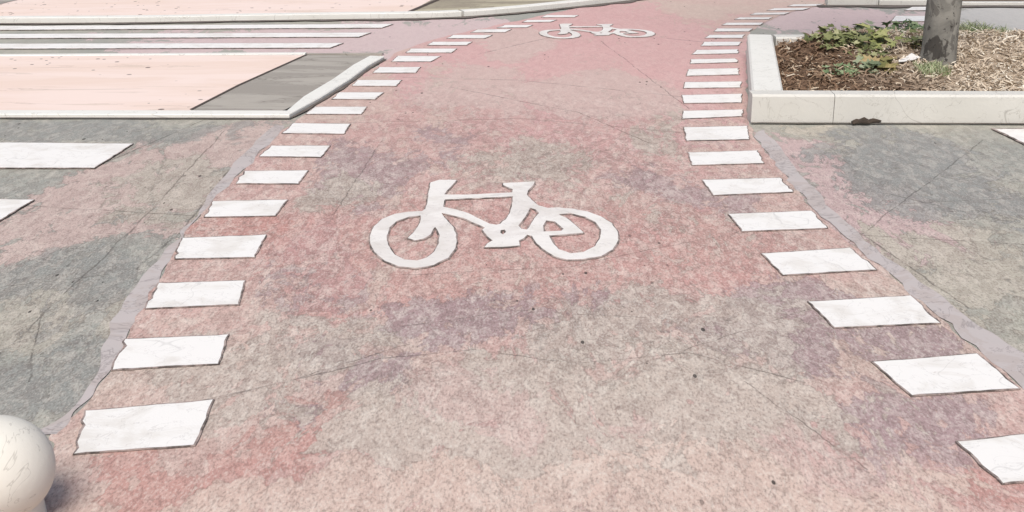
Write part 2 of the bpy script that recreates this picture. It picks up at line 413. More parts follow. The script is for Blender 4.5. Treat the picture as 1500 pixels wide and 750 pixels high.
def kerb_run(name, line, width, h, mat, side=1, parent=None, bev=.006, z0=0., closed_ends=True):
    """kerb of rectangular section with eased edges; line = outer foot (world xy), the body lies to its `side`"""
    pts = [Vector((p[0], p[1])) for p in line]
    prof = [(0, z0), (0, h - bev), (bev, h), (width - bev, h), (width, h - bev), (width, z0)]
    vs = []; fs = []
    for i, p in enumerate(pts):
        a = pts[max(i - 1, 0)]; b = pts[min(i + 1, len(pts) - 1)]
        d = (b - a).normalized(); nn = Vector((-d.y, d.x)) * side
        if 0 < i < len(pts) - 1:
            d1 = (pts[i] - a).normalized(); n1 = Vector((-d1.y, d1.x)) * side
            k = 1 / max(.5, nn.dot(n1))
        else: k = 1
        for (w, z) in prof:
            q = p + nn * w * k; vs.append((q.x, q.y, z))
    m = len(prof)
    for i in range(len(pts) - 1):
        for j in range(m - 1):
            f = (i * m + j, (i + 1) * m + j, (i + 1) * m + j + 1, i * m + j + 1)
            fs.append(f if side < 0 else f[::-1])
    if closed_ends:
        fs.append(tuple(range(m))); fs.append(tuple((len(pts) - 1) * m + j for j in range(m)))
    o = mesh(name, vs, fs, mat, parent)
    bm = bmesh.new(); bm.from_mesh(o.data); bmesh.ops.recalc_face_normals(bm, faces=bm.faces); bm.to_mesh(o.data); bm.free()
    return o

# ---- median island (left)
IZ = .032; zi0 = IZ - .009
front = [g(-700, 172), g(0, 174), g(250, 175)]; corner = [g(380, 175.2), g(411, 174.5)]
diag = [g(430, 170.5), g(470, 149), g(512, 122), g(540, 101), g(562, 90)]
tip = [g(571, 86), g(570, 82)]; back = [g(560, 81.5), g(540, 81), g(350, 82.5), g(0, 84), g(-900, 88)]
ring = front + corner + diag + tip
kerb_line = [Vector(p) for p in front[:2] + [g(424, 174.6), g(470, 148.5), g(512, 122), g(540, 101), g(563, 88)]]
struct(kerb_run('kerb', kerb_line, .125, IZ, M_kerb, 1))
struct(kerb_run('kerb', [g(449, 81.9), g(350, 82.5), g(0, 84.6), g(-900, 88)], .08, IZ, M_kerb, 1))
struct(kerb_run('kerb', [g(560, 81), g(450, 81.9)], .03, zi0, M_grey, 1, bev=.003))
# island top: pink with the grey band at its end
zi = IZ - .006
PB = [g(449, 80.5, zi), g(350, 125, zi), g(280, 161, zi)]
fl = [g(-700, 166, zi), g(0, 168, zi), g(276, 169, zi)]
sheet('pavement', [g(-900, 86, zi), g(0, 82, zi), PB[0], PB[1], PB[2], g(276, 163.5, zi), g(0, 162.5, zi), g(-700, 160.5, zi)], zi, M_pink)
sheet('pavement', [PB[0], PB[1], PB[2], g(276, 163.5, zi), g(405, 163.5, zi), g(418, 160.5, zi), g(457, 140.5, zi), g(499, 114, zi), g(528, 93.5, zi), g(550, 82, zi)], zi, M_grey)
def seam(pts, w, z, mat, name='paving_joint'):
    a = []; b = []
    for i, p in enumerate(pts):
        p = Vector(p[:2]); q = Vector(pts[min(i + 1, len(pts) - 1)][:2]); o_ = Vector(pts[max(i - 1, 0)][:2])
        d = (q - o_).normalized(); nn = Vector((-d.y, d.x)) * w / 2
        a.append(tuple(p + nn)); b.append(tuple(p - nn))
    return sheet(name, a + b[::-1], z, mat)
seam([PB[0], PB[1], PB[2]], .022, zi + .004, M_seam)
# dark strips at the kerb feet: dirt with the contact shade painted in
def dirt_shade_line(line, off, w, side, z=.010):
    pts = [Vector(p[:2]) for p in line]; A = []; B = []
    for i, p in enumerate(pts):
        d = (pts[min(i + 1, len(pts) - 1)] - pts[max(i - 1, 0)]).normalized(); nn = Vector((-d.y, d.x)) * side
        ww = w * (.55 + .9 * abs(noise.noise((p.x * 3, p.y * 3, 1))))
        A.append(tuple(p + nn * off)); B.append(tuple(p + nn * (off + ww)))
    sheet('dirt_shade_line', A + B[::-1], z, M_dirt_shade)
dense = [a_.lerp(b_, k_ / 12) for a_, b_ in zip(kerb_line[:-1], kerb_line[1:]) for k_ in range(12)] + [kerb_line[-1]]
dirt_shade_line(dense, .0, .035, -1)
dirt_shade_line(smooth_line([g(562, 80.5), g(350, 82), g(0, 84), g(-900, 87.5)], 14), 0, .055, -1)

# ---- far pavement (top left)
FZ = .06
farline = smooth_line([g(-900, 40), g(0, 35.3), g(200, 34), g(350, 31.5), g(500, 29.3), g(600, 28), g(676, 25.5), g(750, 20), g(820, 13), g(885, 6), g(960, -3), g(1100, -20)], 8)
jk = min(range(len(farline)), key=lambda i: (farline[i] - Vector(g(676, 25.5))).length)
jd = (farline[jk + 1] - farline[jk]).normalized() * .03
struct(kerb_run('kerb', farline[:jk + 1], .13, FZ, M_kerb, 1))
struct(kerb_run('kerb', [farline[jk] + jd] + farline[jk + 1:], .13, FZ, M_kerb, 1))
dirt_shade_line(farline, 0, .13, -1)  # shadow under the far kerb, painted as a dark strip
zf = FZ - .006
fk = [tuple(p) for p in farline]
inner = []
for i, p in enumerate(farline):
    d = (farline[min(i + 1, len(farline) - 1)] - farline[max(i - 1, 0)]).normalized()
    inner.append(tuple(p + Vector((-d.y, d.x)) * .10))
bx, by = g(600, 25, zf); tx, ty = g(641, 0, zf); ex, ey = tx + (tx - bx) * 3, ty + (ty - by) * 3
ci = min(range(len(inner)), key=lambda i: (inner[i][0] - bx) ** 2 + (inner[i][1] - by) ** 2)
sheet('pavement', inner[:ci + 1] + [(ex, ey), (-30, ey)], zf, M_pink)
sheet('verge', inner[ci:] + [(inner[-1][0], ey), (ex, ey)], zf, M_olive)
seam([inner[ci], (tx, ty), (ex, ey)], .05, zf + .004, M_seam)
# grey corner of paving, top left
sheet('pavement', [g(-200, 40, zf), g(30, -1, zf), g(60, -40, zf), g(-400, -40, zf)][::1], zf + .004, M_grey) if False else None
sheet('pavement', [g(-80, 26, zf), g(26, 0, zf), g(150, -30, zf), g(-260, -30, zf)], zf + .004, M_grey)

# ---- far kerb (top right) with a planted bed behind it
fr = [g(1212, 8.2), g(1286, 8.6), g(1420, 9), g(1900, 9)]
struct(kerb_run('kerb', fr[:2], .16, .07, M_bedkerb, 1)); 
struct(kerb_run('kerb', [(fr[1][0] + .012, fr[1][1]), g(1380, 8.7)], .16, .06, M_bedkerb, 1))
struct(kerb_run('kerb', [g(1380.5, 8.4), g(1420, 8.4), g(1900, 8.4)], .10, .035, M_bedkerb, 1))
dirt_shade_line(smooth_line([g(1195, 8.5)] + fr[1:], 10), 0, .22, -1, .010)  # shadow band in front of this kerb, laid down as dark colour
n = N('bare_earth', .95)
M_earth = n.done(n.mix(n.noise(6, 5, .7, .5), col(92, 78, 66), col(150, 134, 116)))
q = at(1212, 8.2)
sheet('earth', [(q.x + .05, q.y + .14), (14, q.y + .14), (14, 30), (q.x + 3.6, 30)], .03, M_earth)

# ------------------------------------------------------------------ road markings
def marking(name, quad, label, cat, group=None, mat=M_white, z=.009, rim=.008, ragged=0, rag_side=None, jitter=.004):
    """one painted block; quad = photo pixels TL,TR,BR,BL of its outline on the ground"""
    pts = [at(*p, z) for p in quad]
    cen = sum(pts, Vector()) / 4
    loop = []
    for i in range(4):
        a, b = pts[i], pts[(i + 1) % 4]; L = (b - a).length; k = max(4, int(L / .035))
        k = min(k, 60)
        for j in range(k):
            t = j / k; p = a.lerp(b, t)
            am = jitter
            if rag_side == i and 0 < j < k: am = ragged
            r1 = noise.noise((p.x * 22, p.y * 22, 1.7)) ; r2 = noise.noise((p.x * 22, p.y * 22, 8.2))
            loop.append(p + Vector((am * r1 * 1.6, am * r2 * 1.2, 0)))
    m = len(loop); vs = []; 
    # orientation
    area = sum(loop[i].x * loop[(i + 1) % m].y - loop[(i + 1) % m].x * loop[i].y for i in range(m))
    sgn = 1 if area > 0 else -1
    inner = []
    for i in range(m):
        d = (loop[(i + 1) % m] - loop[i - 1]).normalized()
        wv = rim * (.7 + .8 * abs(noise.noise((loop[i].x * 7, loop[i].y * 7, 5))))
        inner.append(loop[i] + Vector((-d.y, d.x, 0)) * sgn * wv)
    base = [p - Vector((0, 0, .004)) for p in loop]
    vs = base + loop + inner
    fs = []; mi = []
    for i in range(m):
        j = (i + 1) % m
        fs.append((i, j, m + j, m + i)); mi.append(1)
        fs.append((m + i, m + j, 2 * m + j, 2 * m + i)); mi.append(1)
    fs.append(tuple(2 * m + i for i in range(m))); mi.append(0)
    if sgn < 0: fs = [f[::-1] for f in fs]
    o = mesh(name, vs, fs, [mat, M_rim], mi=mi, origin=Vector((cen.x, cen.y, z)))
    return tag(o, label, cat, group)

LEFT = [[(124,601),(314,584),(288,652),(107,665)], [(182,496),(336,489),(322,533),(162,542)], [(231,414),(360,410),(351,446),(212,452)],
 [(267,348),(392,343),(373,377),(255,379)], [(312,294),(422,292),(404,316),(298,318)], [(358,250),(453,249),(438,269),(345,269)],
 [(397,213),(485,213),(471,230),(378,229)], [(430,180),(515,181),(504,196),(412,195)], [(460,156),(538,156),(530,167),(447,167)],
 [(497,135),(563,135),(550,145.5),(485,145)], [(523,117),(589,117),(581,126),(515,125.5)], [(554,98),(617,98),(609,106.5),(546,106.5)],
 [(582,81.5),(646,82),(632,90),(573,90)], [(602,71),(670,71),(662,77),(594,77)], [(634,61),(692,61),(684,66),(625,66)],
 [(663,51),(722,51),(711,56),(654,56)], [(699,43),(750,42.5),(740,47),(689,47.5)], [(740,36.5),(781,36.3),(772,40),(727,40.5)],
 [(772,29.2),(816,28.8),(807,32),(764,32.3)], [(801,22),(848,22),(842,25),(792,25.2)]]
RIGHT = [[(1399,646),(1575,626),(1655,692),(1467,708)], [(1275,529),(1433,517),(1495,569),(1335,580)], [(1182,441),(1335,432),(1378,473),(1222,480)],
 [(1114,371),(1245,362),(1287,395),(1147,403)], [(1066,313),(1190,308),(1213,334),(1087,339)], [(1028,263),(1143,260),(1163,281),(1044,286)],
 [(1007,223),(1110,220),(1120,239),(1013,242)], [(1001,186),(1096,184),(1099,204),(1004,206)], [(1000,162),(1089,160),(1088,170),(998,174)],
 [(998,139),(1087,137),(1087,150),(1001,151)], [(1003,120),(1087,119),(1086,128),(1000,129)], [(1008,101),(1083,99.5),(1084,109),(1004,111)],
 [(1012,86.5),(1078,85.5),(1081,91),(1010,93)], [(1020,73),(1081,72),(1082,78),(1013,79.5)], [(1031,61),(1087,61),(1082,66.5),(1026,67)],
 [(1039,51),(1092,50.5),(1088,55.5),(1032,55.5)], [(1050,41.5),(1103,41.5),(1098,46),(1045,46)], [(1064,33),(1119,33),(1114,36.5),(1057,36.7)],
 [(1083,25.3),(1132,25),(1127,28),(1075,28.3)], [(1107,18.5),(1157,18),(1150,21),(1098,21.5)], [(1134,12),(1187,11.5),(1176,14.5),(1123,15)],
 [(1162,6.3),(1208,5.5),(1197,8.5),(1153,9)]]
ORD = ['first', 'second', 'third', 'fourth', 'fifth', 'sixth', 'seventh', 'eighth', 'ninth', 'tenth', 'eleventh', 'twelfth', 'thirteenth', 'fourteenth',
       'fifteenth', 'sixteenth', 'seventeenth', 'eighteenth', 'nineteenth', 'twentieth', 'twenty-first', 'twenty-second']
for i, q in enumerate(LEFT):
    lab = ('white painted block nearest the concrete ball, first of the left row' if i == 0 else
           f'{ORD[i]} white block of the left row counting away from the concrete ball')
    if i == len(LEFT) - 1: lab = 'farthest and thinnest white block of the left row'
    marking('white_block', q, lab, 'road marking', 'white blocks along the left edge of the cycle path', ragged=.014 if i in (1, 2, 3, 5) else .008, rag_side=3)
for i, q in enumerate(RIGHT):
    lab = ('white painted block cut by the right picture edge, first of the right row' if i == 0 else
           f'{ORD[i]} white block of the right row counting from the nearest one')
    if i == len(RIGHT) - 1: lab = 'farthest white block of the right row, before the far kerb'
    marking('white_block', q, lab, 'road marking', 'white blocks along the right edge of the cycle path', ragged=.012 if i in (11, 12, 13) else .008, rag_side=1)
ZG = 'white crossing bars beside the median island'
marking('crossing_bar', [(-320,205),(196,210),(138,246),(-370,245)], 'long white crossing bar on grey asphalt just in front of the left kerb', 'road marking', ZG)
marking('crossing_bar', [(-320,285),(51,292),(-33,343),(-380,338)], 'pointed end of a white crossing bar cut by the left picture edge', 'road marking', ZG)
marking('crossing_bar', [(-700,42),(577,34.7),(560,40.5),(-700,48)], 'uppermost of the three long white bars beyond the median island', 'road marking', ZG, rim=.009)
marking('crossing_bar', [(-700,52),(544,47.5),(526,54),(-700,58.5)], 'middle one of the three long white bars beyond the median island', 'road marking', ZG, rim=.009)
marking('crossing_bar', [(-700,65),(504,62.7),(484,69.8),(-700,73.5)], 'shortest of three long white bars, next to the island back kerb', 'road marking', ZG, rim=.009)
marking('crossing_bar', [(1336,9.8),(1385,9.8),(1378,15),(1324,15)], 'white bar touching the tree trunk near the far kerb, farther of two', 'road marking', 'white bars behind the planting bed')
marking('crossing_bar', [(1311,23),(1385,23),(1380,31),(1305,31)], 'white bar behind the ivy left of the trunk, nearer of two', 'road marking', 'white bars behind the planting bed')
marking('crossing_bar', [(1452,188),(1760,186),(1700,222),(1506,214)], 'white crossing bar corner at the right edge below the planter kerb', 'road marking', rim=.02)

# ------------------------------------------------------------------ bicycle symbols
OUT = [(435,90),(480,78),(563,79),(548,96),(520,125),(502,149),(600,150),(700,146),(835,139),(838,124),(790,103),(790,94),(830,91),(945,86),(935,105),(910,130),(905,150),
 (930,177),(962,202),(1010,215),(1060,212),(1130,218),(1200,232),(1265,256),(1320,290),(1350,330),(1352,370),(1325,418),(1270,449),(1180,465),(1100,466),(1040,450),(980,412),(945,376),(930,353),(908,346),
 (890,363),(866,374),(871,398),(780,406),(700,406),(715,386),(738,374),(715,355),(690,320),(703,312),(660,291),(600,266),(540,249),(488,240),
 (520,280),(545,308),(560,345),(563,382),(552,420),(520,458),(450,494),(360,508),(280,499),(210,472),(160,427),(140,386),(141,345),(160,304),(200,268),(260,244),(330,233),(395,230),(411,218),(421,180)]
HOLES = [[(390,252),(330,258),(270,279),(235,311),(220,350),(228,397),(258,440),(305,466),(370,472),(420,456),(455,427),(475,387),(480,350),(470,322),(456,308),(436,344),(402,364),(360,373),(325,362),(360,326),(384,288)],
 [(505,174),(600,169),(700,165),(838,158),(834,200),(822,240),(802,270),(776,292),(755,296),(722,291),(680,270),(620,241),(560,222),(497,209)],
 [(922,214),(946,222),(966,240),(942,266),(922,300),(906,321),(880,316),(866,300),(896,260)],
 [(1062,246),(1120,240),(1190,258),(1240,283),(1268,320),(1265,360),(1240,400),(1180,430),(1120,436),(1060,416),(1030,382),(1012,350),(1090,343),(1182,336),(1140,296),(1095,262)],
 [(1000,276),(1042,281),(1085,317),(1072,325),(988,330),(985,302)],
 [(780,323),(798,320),(806,334),(787,345),(775,336)]]
def to_world(p, z=.010): return at(500 + p[0] / 3.3333, 240 + p[1] / 3.3333, z)
def refine(loop, step=.03):
    out = []
    n_ = len(loop)
    for i in range(n_):
        a, b = loop[i], loop[(i + 1) % n_]; k = max(1, int((b - a).length / step))
        for j in range(k):
            p = a.lerp(b, j / k); out.append(p + Vector((.004 * noise.noise((p.x * 20, p.y * 20, 0)), .007 * noise.noise((p.x * 20, p.y * 20, 4)), 0)))
    return out
loops = [refine([to_world(p) for p in L]) for L in [OUT] + HOLES]
allv = [v for L in loops for v in L]
xs = [v.x for v in allv]; ys = [v.y for v in allv]
ctr = Vector(((min(xs) + max(xs)) / 2, (min(ys) + max(ys)) / 2, .010)); bw, bh = max(xs) - min(xs), max(ys) - min(ys)
def bike_mesh():
    vs = [v - ctr for v in allv]
    tris = tessellate_polygon([[Vector((v.x, v.y, 0)) for v in L] for L in loops])
    fs = []; mi = []
    for t in tris:
        a, b, c_ = (vs[k] for k in t)
        fs.append(tuple(t) if (b - a).cross(c_ - a).z > 0 else tuple(t)[::-1]); mi.append(0)
    for li, L in enumerate(loops):
        m = len(L)
        area = sum(L[i].x * L[(i + 1) % m].y - L[(i + 1) % m].x * L[i].y for i in range(m))
        sgn = (-1 if area > 0 else 1) * (1 if li == 0 else -1)
        o0 = len(vs)
        for i in range(m):
            d = (L[(i + 1) % m] - L[i - 1]).normalized()
            wv = .010 * (.6 + 1.0 * abs(noise.noise((L[i].x * 9, L[i].y * 9, 2))))
            vs.append(L[i] - ctr + Vector((-d.y, d.x, 0)) * sgn * wv + Vector((0, 0, -.004)))
            vs.append(L[i] - ctr)
        for i in range(m):
            j = (i + 1) % m
            f = (o0 + 2 * i, o0 + 2 * j, o0 + 2 * j + 1, o0 + 2 * i + 1)
            a, b, c_ = vs[f[0]], vs[f[1]], vs[f[2]]
            fs.append(f if (b - a).cross(c_ - a).z > 0 else f[::-1]); mi.append(1)
    return vs, fs, mi
vs, fs, mi = bike_mesh()
b1 = mesh('bicycle_symbol', vs, fs, [M_bike, M_rim], mi=mi); b1.location = ctr
tag(b1, 'large white bicycle symbol painted across the middle of the red path', 'road marking', 'bicycle symbols painted on the path')
b2 = b1.copy(); C.objects.link(b2)
p0, p1, p2, p3 = at(790, 50), at(957, 47), at(870, 36), at(870, 57.8)
b2.location = ((p0.x + p1.x) / 2, (p2.y + p3.y) / 2, .010); b2.scale = ((p1.x - p0.x) / bw, (p2.y - p3.y) / bh, 1)
b2['label'] = 'small distant white bicycle symbol on the path near the far bend'

# ------------------------------------------------------------------ concrete ball bollard
zc = H / (cp * 945 / F + 82 / F); Rb = 82 * zc / F
u = (-4 - 750) / F; v = (690 - 375) / F
bc = Vector((u * zc, (cp - v * sp) * zc, Rb + .004))
ball = empty('ball_bollard', (bc.x, bc.y, 0))
tag(ball, 'cream concrete ball bollard beside the left edge of the red path', 'bollard')
bm = bmesh.new(); bmesh.ops.create_uvsphere(bm, u_segments=64, v_segments=40, radius=Rb)
for vert in bm.verts:
    vert.co *= 1 + .012 * noise.noise(vert.co * 9)
    vert.co.z *= .94
    vert.co += bc + Vector((0, 0, .004))
me = bpy.data.meshes.new('sphere'); bm.to_mesh(me); bm.free(); link('sphere', me, M_ball, ball, True)
prof = [(.0, .0), (.106, Rb * .45), (.108, Rb * .3), (.112, .0)]
vs = []; fs = []; S = 40
for r_, z in prof[1:]:
    for k in range(S): vs.append((bc.x + r_ * math.cos(6.2832 * k / S), bc.y + r_ * math.sin(6.2832 * k / S), z))
for i in range(2):
    for k in range(S): fs.append((i * S + k, (i + 1) * S + k, (i + 1) * S + (k + 1) % S, i * S + (k + 1) % S))
mesh('foot_collar', vs, fs, M_ball, ball, True)

# ------------------------------------------------------------------ planting bed
HZ = .19
A = at(1102, 138.5, HZ); B = at(1095, 50, HZ)          # outer top corners: near left, far left
Dv = at(1500, 139.5, HZ) - A; Dv.normalize(); Lr = 9.0
bed = empty('planting_bed', (A.x, A.y, 0))
tag(bed, 'raised planting bed with cream stone kerb around brown mulch', 'planter')
W1 = .20
def stones(p, d, L, w, side, lens, parent, mat=None):
    t = 0
    for s_ in lens:
        a = p + d * (t + .002); b = p + d * (min(t + s_, L) - .002)
        if (b - a).dot(d) <= 0: break
        kerb_run('kerb_stone', [tuple(a[:2]), tuple(((a + b) / 2)[:2]), tuple(b[:2])], w, HZ, mat or M_bedkerb, side, parent, bev=.014)
        t += s_
        if t >= L: break
A2 = Vector((A.x, A.y, 0)); B2 = Vector((B.x, B.y, 0))
cornerL = at(1211, 150, .1).x - A.x
stones(A2, Vector((Dv.x, Dv.y, 0)), Lr, .15, 1, [cornerL, Lr], bed)
dl = (B2 - A2); LL = dl.length; dl.normalize()
perp = Vector((-Dv.y, Dv.x, 0))
st = A2 + dl * .158
stones(st, dl, LL - .158, W1, -1, [1.02] * 6, bed, M_kerb)
e = B2 + Vector((Dv.x, Dv.y, 0)) * .205
stones(e + perp * -.15, Vector((Dv.x, Dv.y, 0)), Lr - .3, .15, 1, [1.0] * 10, bed)
dirt_shade_line([A2 + Vector((Dv.x, Dv.y, 0)) * (.1 * k) for k in range(60)], 0, .032, -1, .012)  # painted contact shade along the front of the bed
# soil
def at_soil(px, py):
    z = .17
    for _ in range(5):
        p = at(px, py, z); z = soil_z(p.x, p.y)
    return Vector((p.x, p.y, z))
def soil_z(x, y):
    fx = (x - A.x); fy = (y - A.y)
    edge_ = min(1, max(0, fx - .2) / .7, max(0, fy - .15) / .5, max(0, (B.y - .15 - y)) / .4)
    sm = lambda t: max(0, min(1, t)) ** 2 * (3 - 2 * max(0, min(1, t)))
    back_ = sm((fx - .45) / .7) * sm((fy - .5) / 1.8) * sm((B.y - .12 - y) / .18)
    return .11 + .04 * edge_ + .12 * back_ + .04 * edge_ * noise.noise((x * 1.3, y * 1.3, 2)) + .012 * noise.noise((x * 9, y * 9, 1))
nx, ny = 150, 80
vs = []; fs = []
for j in range(ny + 1):
    ty_ = j / ny
    pa = A2 + perp * .145 + (B2 - A2 - perp * .29) * ty_
    for i in range(nx + 1):
        x = pa.x + .16 + (Lr - .2) * (i / nx) ** 1.3; y = pa.y + Dv.y * (x - pa.x)
        vs.append((x, y, soil_z(x, y)))
for j in range(ny):
    for i in range(nx):
        a_ = j * (nx + 1) + i; fs.append((a_, a_ + 1, a_ + nx + 2, a_ + nx + 1))
n = N('dark_mulch_soil', .95)
sep = n.t.nodes.new('ShaderNodeSeparateXYZ'); n.put(sep.inputs[0], n.P)
tx_ = n.step(n.math('ADD', sep.outputs['X'], n.math('MULTIPLY', n.noise(1.5, 3), .8)), 2.7, 3.6)
a = n.noise(22, 5, .7, 1.2)
c = n.mix(tx_, n.mix(a, col(84, 65, 51), col(146, 119, 96)), n.mix(a, col(156, 138, 120), col(204, 188, 166)))
n.bump(n.noise(30, 5), .6, .02)
M_soil = n.done(c)
mesh('soil', vs, fs, M_soil, bed, True)

# ---- mulch shreds
n = N('bark_shreds', .9)
rnd = n.pos.outputs['Random Per Island']
sep = n.t.nodes.new('ShaderNodeSeparateXYZ'); n.put(sep.inputs[0], n.P)
tx_ = n.step(n.math('ADD', sep.outputs['X'], n.math('MULTIPLY', n.noise(1.5, 3), .8)), 2.7, 3.6)
def ramp(n, f, stops):
    r_ = n.t.nodes.new('ShaderNodeValToRGB'); n.put(r_.inputs[0], f)
    el = r_.color_ramp.elements
    while len(el) < len(stops): el.new(.5)
    for e_, (p_, c_) in zip(el, stops): e_.position = p_; e_.color = c_
    return r_.outputs[0]
dk = ramp(n, rnd, [(0, col(88, 69, 54)), (.5, col(134, 108, 87)), (.82, col(168, 141, 115)), (.92, col(214, 194, 166)), (1, col(238, 224, 200))])
lt = ramp(n, rnd, [(0, col(174, 156, 136)), (.4, col(212, 196, 174)), (.78, col(232, 217, 194)), (1, col(252, 246, 230))])
M_shred = n.done(n.mix(tx_, dk, lt))
vs = []; fs = []
rng = random.Random(3)
def shred(x, y, z, L, w, th, curl, tilt):
    b0 = len(vs); ca, sa = math.cos(th), math.sin(th); K_ = 4
    for k in range(K_ + 1):
        t = k / K_ - .5; ll = t * L; off = curl * (4 * t * t - .0) * L
        zz = z + tilt * ll + .25 * abs(curl) * L * (1 - 4 * t * t)
        ww = w * (1 - .6 * abs(2 * t) ** 2) / 2
        px_, py_ = x + ca * ll - sa * off, y + sa * ll + ca * off
        vs.append((px_ - sa * ww, py_ + ca * ww, zz)); vs.append((px_ + sa * ww, py_ - ca * ww, zz + w * .3))
    for k in range(K_): fs.append((b0 + 2 * k, b0 + 2 * k + 1, b0 + 2 * k + 3, b0 + 2 * k + 2))
cnt = 0
while cnt < 13000:
    t = rng.random(); pa = A2 + perp * .17 + (B2 - A2 - perp * .34) * t
    x = pa.x + .22 + (4.6 if cnt < 12400 else 8.3) * rng.random(); y = pa.y
    z = soil_z(x, y) + .004 + .014 * rng.random()
    big_ = rng.random()
    shred(x, y, z, rng.uniform(.03, .10) * (1.4 if big_ > .93 else 1), rng.uniform(.005, .015), rng.uniform(0, 6.28), rng.uniform(-.6, .6), rng.uniform(-.8, .8)); cnt += 1
o = mesh('mulch', vs, fs, M_shred)
o['kind'] = 'stuff'; o['label'] = 'shredded bark mulch covering the soil of the planting bed'; o['category'] = 'mulch'

# ------------------------------------------------------------------ plants
def leafmat(name, stops, tr=.0):
    n = N(name, .55)
    c = ramp(n, n.pos.outputs['Random Per Island'], stops)
    c = n.mix(n.math('MULTIPLY', n.noise(40, 3), .5), c, n.mix(.5, c, (.02, .03, .01, 1)))
    return n.done(c)
M_ivy = leafmat('dark_ivy_leaf', [(0, col(96, 102, 62)), (.5, col(134, 140, 92)), (.8, col(166, 168, 122)), (1, col(198, 196, 156))])
M_sage = leafmat('sage_leaf', [(0, col(104, 116, 88)), (.5, col(136, 148, 116)), (1, col(172, 180, 150))])
M_bright = leafmat('bright_green_leaf', [(0, col(100, 122, 84)), (.5, col(134, 154, 112)), (1, col(168, 182, 142))])
M_lime = leafmat('yellow_green_leaf', [(0, col(110, 118, 66)), (.5, col(152, 158, 98)), (1, col(190, 190, 134))])
M_gold = leafmat('yellowing_leaf', [(0, col(112, 114, 70)), (.4, col(150, 142, 92)), (.8, col(180, 156, 110)), (1, col(196, 174, 130))])
M_grass = leafmat('pale_grass_blade', [(0, col(128, 142, 98)), (.5, col(172, 184, 140)), (1, col(206, 208, 174))])
n = N('green_stem', .7); M_stem = n.done(n.mix(n.noise(30), col(92, 84, 58), col(124, 116, 80)))
LOBES = [(0, .1), (.28, -.02), (.55, .12), (.36, .32), (.52, .62), (.2, .58), (0, 1.0)]
def leaf(vs, fs, base, d, up, s, lobed=True):
    """folded, lobed leaf"""
    d = d.normalized(); side = d.cross(up)
    if side.length < .01: side = Vector((1, 0, 0))
    side.normalize(); nrm = side.cross(d)
    half = LOBES if lobed else [(0, 0), (.2, .2), (.3, .5), (.18, .8), (0, 1)]
    b0 = len(vs)
    mid = [base + d * s * t - nrm * s * .12 * t * t for t in (0.1 if lobed else 0, .4, .7, 1.0)]
    for sg in (1, -1):
        b0 = len(vs)
        for (w, t) in half:
            vs.append(base + d * (s * t) + side * (sg * w * s) + nrm * (s * (.22 * w - .12 * t * t)))
        f = tuple(range(b0, b0 + len(half)))
        fs.append(f if sg > 0 else f[::-1])
def joined_leaf(vs, fs, base, d, up, s, lobed=True):
    d = d.normalized(); side = d.cross(up)
    if side.length < .01: side = Vector((1, 0, 0))
    side.normalize(); nrm = side.cross(d)
    half = LOBES if lobed else [(0, 0), (.2, .2), (.3, .5), (.18, .8), (0, 1)]
    def P(w, t): return base + d * (s * t) + side * (w * s) + nrm * (s * (.25 * abs(w) - .14 * t * t))
    b0 = len(vs); m = len(half)
    for (w, t) in half: vs.append(P(w, t))
    for (w, t) in half[1:-1]: vs.append(P(-w, t))
    fs.append(tuple(range(b0, b0 + m)))
    fs.append(tuple([b0] + [b0 + m - 1] + [b0 + m + k for k in range(m - 3, -1, -1)]))
def tube(vs, fs, p, q, r0, r1, S=5):
    d = (q - p).normalized(); s1 = d.cross(Vector((0, 0, 1)))
    if s1.length < .01: s1 = Vector((1, 0, 0))
    s1.normalize(); s2 = d.cross(s1); b0 = len(vs)
    for (c_, r_) in ((p, r0), (q, r1)):
        for k in range(S): vs.append(c_ + s1 * r_ * math.cos(6.2832 * k / S) + s2 * r_ * math.sin(6.2832 * k / S))
    for k in range(S): fs.append((b0 + k, b0 + (k + 1) % S, b0 + S + (k + 1) % S, b0 + S + k))
